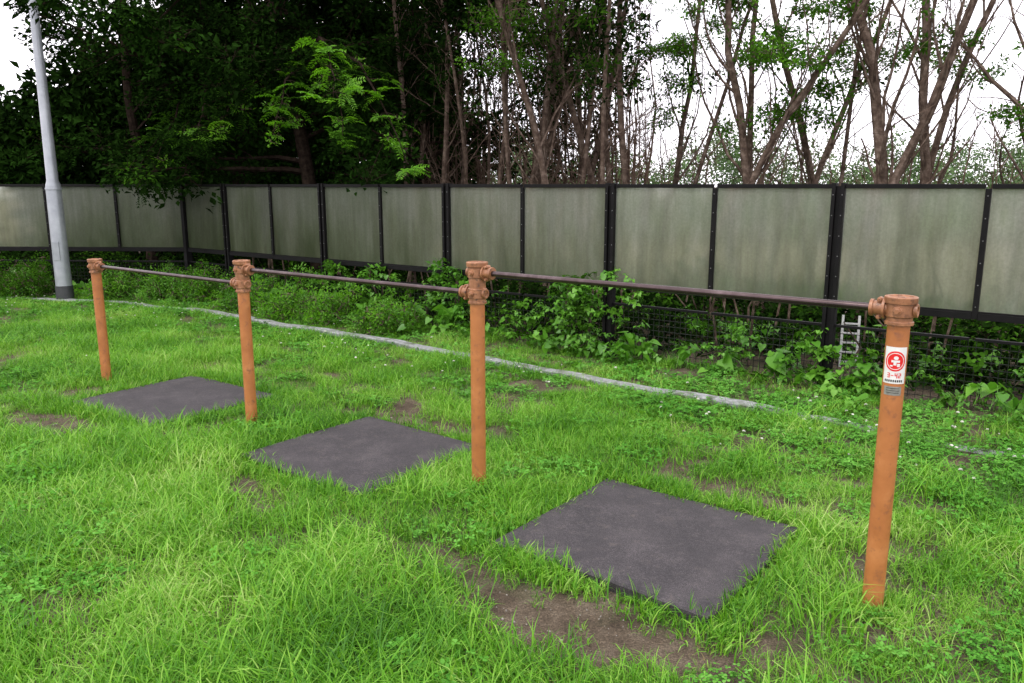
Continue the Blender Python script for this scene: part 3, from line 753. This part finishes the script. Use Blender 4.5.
def bare_tree(name, x, y, h, r, P=BARE_P, lean=(0,0), pads=0, coll=None, leafp=0.0, zmin=2.0, psize=1.0, zmax=3.9):
    root = empty(name); mb = MB(); tips = []
    grow(mb, (x, y, -.05), (lean[0], lean[1], 1), h, r, 0, P, tips)
    mb.obj('trunk_and_limbs', root)
    pts = []
    T = [q for q, l in tips if q[2] > zmin]; Tp = [q for q in T if q[2] < zmax]
    if leafp and T:
        for q in T:
            if R.random() < leafp: pts.append(q + R.normal(0,.06,3))
    for _ in range(pads):
        if not Tp: break
        c = Tp[R.integers(len(Tp))]
        for _ in range(8): pts.append(c + R.normal(0,1,3)*np.array([.17,.17,.05]))
    if pts:
        n = len(pts)
        scatter('foliage', pts, np.stack([R.normal(0,.3,n),R.normal(0,.3,n),R.uniform(0,6.28,n)],1), R.uniform(.6,1.15,n)*psize, R.choice([0,1,2], n, p=[.6,.3,.1]), coll or C_mid, root)
for (x,y,h,r,lean,pads,lp) in [
    (3.90,8.1,6.0,.072,(.03,.02),0,.0),(3.68,8.3,6.0,.055,(-.07,.0),0,.0),(4.35,8.4,6.2,.06,(.12,.0),1,.0),
    (4.95,7.6,6.0,.075,(.02,.02),6,.0),(4.07,9.9,6.5,.05,(-.05,0),5,.004),(3.55,10.2,6.3,.045,(.03,0),5,.004),
    (2.86,9.0,6.2,.055,(-.04,.0),6,.0),(2.30,9.1,5.8,.045,(.04,0),11,.006),(2.05,10.6,6.2,.045,(-.03,0),9,.006),
    (5.6,8.6,6.5,.06,(.05,0),2,.0),(5.4,10.8,6.5,.055,(0,0),3,.0),(6.6,8.0,6.5,.065,(0,0),2,.01)]:
    bare_tree('bare_tree', x, y, h, r, BARE_P, lean, pads, C_mid, lp, 1.9)
for (u, y) in [(640,9.6),(622,10.6),(603,9.4),(588,11),(572,9.7),(560,10.8),(548,9.9),(534,11.2),(522,10.1),(508,11.5),(497,10.4),(484,11.2),(470,10.6),(455,11.8),(440,11.0),(425,12.0),(412,11.4),(675,10.0),(755,10.6),(830,9.4)]:
    x = (u-512)/811*y
    bare_tree('slender_tree', x, y, R.uniform(5,6.5), R.uniform(.026,.052), STEM_P, (R.normal(0,.06), R.normal(0,.02)), 0, C_dark, .01 if u > 640 else .10, 2.5, .8)
for (u, y) in [(520,10.4),(560,9.6),(610,10.2)]:
    bare_tree('slender_tree', (u-512)/811*y, y, 5.8, .05, BARE_P, (.02,0), 10, C_mid, .012, 2.8, 1.0, 4.6)
def thicket():
    mb = MB()
    for _ in range(115):
        y = R.uniform(12.5, 18); r0 = R.uniform(-.12, .17) if R.random() < .74 else R.uniform(.17, .62); x = r0*y
        h = R.uniform(3.2, 5.5) if r0 < .17 else R.uniform(2.0, 3.2)
        k = 6; P = np.array([(x,y,-.05)]*(k+1), float); P[:,2] += np.linspace(0, h, k+1); P[1:, :2] += np.cumsum(R.normal(0,.07,(k,2)), 0)
        rr = R.uniform(.014,.032); tube(mb, P, np.linspace(rr, rr*.3, k+1), 5, M_twig)
        for _ in range(14):
            i = R.integers(1, k+1); q = P[i] + R.normal(0,.02,3); d = np.array([R.normal(0,.5), R.normal(0,.3), R.uniform(.3,1)]); L = R.uniform(.3,.9)
            m = q + d*L*.5; e = m + (d+np.array([R.normal(0,.3),0,.3]))*L*.5
            tube(mb, [q, m, e], [.009,.006,.003], 3, M_twig)
            for _ in range(2): f = m + R.normal(0,1,3)*np.array([.2,.1,.15]) + np.array([0,0,.15]); tube(mb, [m, f], [.005,.003], 3, M_twig)
    mb.obj('bare_thicket')
thicket()

def leafy_tree(x, y, h, r, frac=1.0, limbs=()):
    root = empty('broadleaf_tree'); mb = MB(); tips = []
    grow(mb, (x, y, -.05), (R.normal(0,.03), R.normal(0,.03), 1), h, r, 0, LEAFY_P, tips)
    T = np.array([q for q, l in tips if l >= 2 and 1.5 < q[2]])
    T = T[R.random(len(T)) < frac]; T = T + R.normal(0,.07,T.shape)
    T = T[~((np.abs(T[:,0]+6.1) < .45) & (T[:,1] < 11.3))]; n = len(T)
    scatter('foliage', T, np.stack([R.normal(0,.35,n),R.normal(0,.35,n),R.uniform(0,6.28,n)],1), R.uniform(.6,1.2,n), R.choice([0,1,2,3], n, p=[.40,.35,.22,.03]), C_dark, root)
    BP = []; BI = []
    for (z0, end, tip_bright) in limbs:
        a = np.array([x, y, z0]); b = np.array(end, float); L = np.linalg.norm(b-a)
        t = np.linspace(0, 1, 12)[:, None]; P = a + (b-a)*t; P[:, 2] += (np.sin(t[:,0]*math.pi)*.16*L); P += R.normal(0, .02, P.shape)
        tube(mb, P, np.linspace(.032,.004,12), 6, M_darkbark)
        for k in range(4, 12):
            for _ in range(3 if k < 9 else 4):
                d = R.normal(0, 1, 3)*np.array([1,.8,.25]); d = d/np.linalg.norm(d)*R.uniform(.08,.36)*(1.1-.5*(k/11)); q = P[k] + d - np.array([0,0,.05])
                tube(mb, [P[k], (P[k]+q)/2+np.array([0,0,.02]), q], [.006,.004,.002], 3, M_darkbark)
                BP.append(q)
                f = (k-4)/7
                BI.append(R.choice([0,1,2]) if R.random() < f*tip_bright else (3 if R.random() < .35 else 4))
    mb.obj('trunk_and_limbs', root)
    if BP:
        m = len(BP)
        scatter('overhanging_leaves', BP, np.stack([R.normal(0,.25,m),R.normal(0,.25,m),R.uniform(0,6.28,m)],1), R.uniform(.6,1.05,m), BI, C_br, root)
leafy_tree(-2.75, 11.6, 5.6, .12, .85, [(3.3,(-1.16,9.2,1.80),1.3),(3.3,(-1.95,9.2,2.50),1.0),(3.0,(-2.75,9.4,2.12),1.2),(3.1,(-1.9,9.3,2.1),.5),(3.0,(-3.6,9.9,2.2),.5)])
leafy_tree(-4.6, 12.9, 6.0, .12, .9, [(2.6,(-5.0,10.75,1.60),.15),(2.5,(-4.3,10.7,1.70),.15),(2.9,(-4.0,10.5,2.1),.4),(3.0,(-4.7,10.9,1.9),.1)])
leafy_tree(-1.5, 12.4, 5.6, .09, .6)
leafy_tree(-6.3, 14.0, 6.0, .10, .6)

def masses():
    n = 1100; x = R.uniform(-9.8, -.9, n); y = 14.6 + R.random(n)*2.4; top = 4.5 + 1.0*lf(x, y*0, 1.1, 2) - 1.6*np.clip((-7.4-x)/1.5, 0, 1.4) - 1.6*np.clip((x+2.0)/1.2,0,1)
    z = R.random(n)**.8*top; P = np.stack([x, y, z], 1)
    scatter('dense_tree_belt', P, R.uniform(0,6.28,(n,3)), R.uniform(.8,1.3,n), R.choice([0,1], n), C_darkfar)
    n = 1900; x = R.uniform(-16, 26, n); y = 24 + R.random(n)*6
    top = 2.5 + 1.0*lf(x, y*0, .9, 6) + .6*lf(x, y*0, 3.3, 1)
    z = R.random(n)**.7*np.clip(top, .6, 5); P = np.stack([x, y, z], 1)
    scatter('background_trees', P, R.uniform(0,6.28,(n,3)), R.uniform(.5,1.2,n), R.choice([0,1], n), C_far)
masses()

# ------------------------------------------------------------------ light, sky, camera
w = bpy.data.worlds.new('World'); S.world = w; w.use_nodes = True
nt = w.node_tree; nt.nodes.clear()
out = nt.nodes.new('ShaderNodeOutputWorld'); bg = nt.nodes.new('ShaderNodeBackground'); bg.inputs[1].default_value = .1
sky = nt.nodes.new('ShaderNodeTexSky'); sky.sky_type = 'NISHITA'; sky.sun_disc = False
el, az = math.radians(58), math.atan2(-.55, -.45)
sky.sun_elevation = el; sky.sun_rotation = az
tc = nt.nodes.new('ShaderNodeTexCoord')
cn = noise(nt, 2.2, 5, .55, tc.outputs['Generated'])
cl = ramp(nt, cn.outputs['Fac'], [(.3,(.86,.85,.90)),(.7,(1,.985,1))]).outputs['Color']
cl2 = mix(nt, 1.0, cl, (25.0,24.4,25.0), 'MULTIPLY')
nt.links.new(mix(nt, .9, sky.outputs[0], cl2), bg.inputs[0]); nt.links.new(bg.outputs[0], out.inputs[0])
ld = bpy.data.lights.new('sun', 'SUN'); ld.energy = 1.5; ld.angle = math.radians(12); ld.color = (1, .97, .90)
lo = bpy.data.objects.new('sun', ld); COL.objects.link(lo)
dv = Vector((math.sin(az)*math.cos(el), math.cos(az)*math.cos(el), math.sin(el)))
lo.rotation_euler = dv.to_track_quat('Z', 'Y').to_euler()
cd = bpy.data.cameras.new('camera'); cam = bpy.data.objects.new('camera', cd); COL.objects.link(cam)
cd.sensor_width = 36; cd.lens = 27.98; cd.clip_end = 1500; cd.clip_start = .05
cam.location = (0, 0, 1.55); cam.rotation_euler = (math.radians(90-11.15), 0, 0)
S.camera = cam
S.view_settings.view_transform = 'Standard'; S.view_settings.look = 'None'; S.view_settings.exposure = 0
print('objects', len(S.objects))
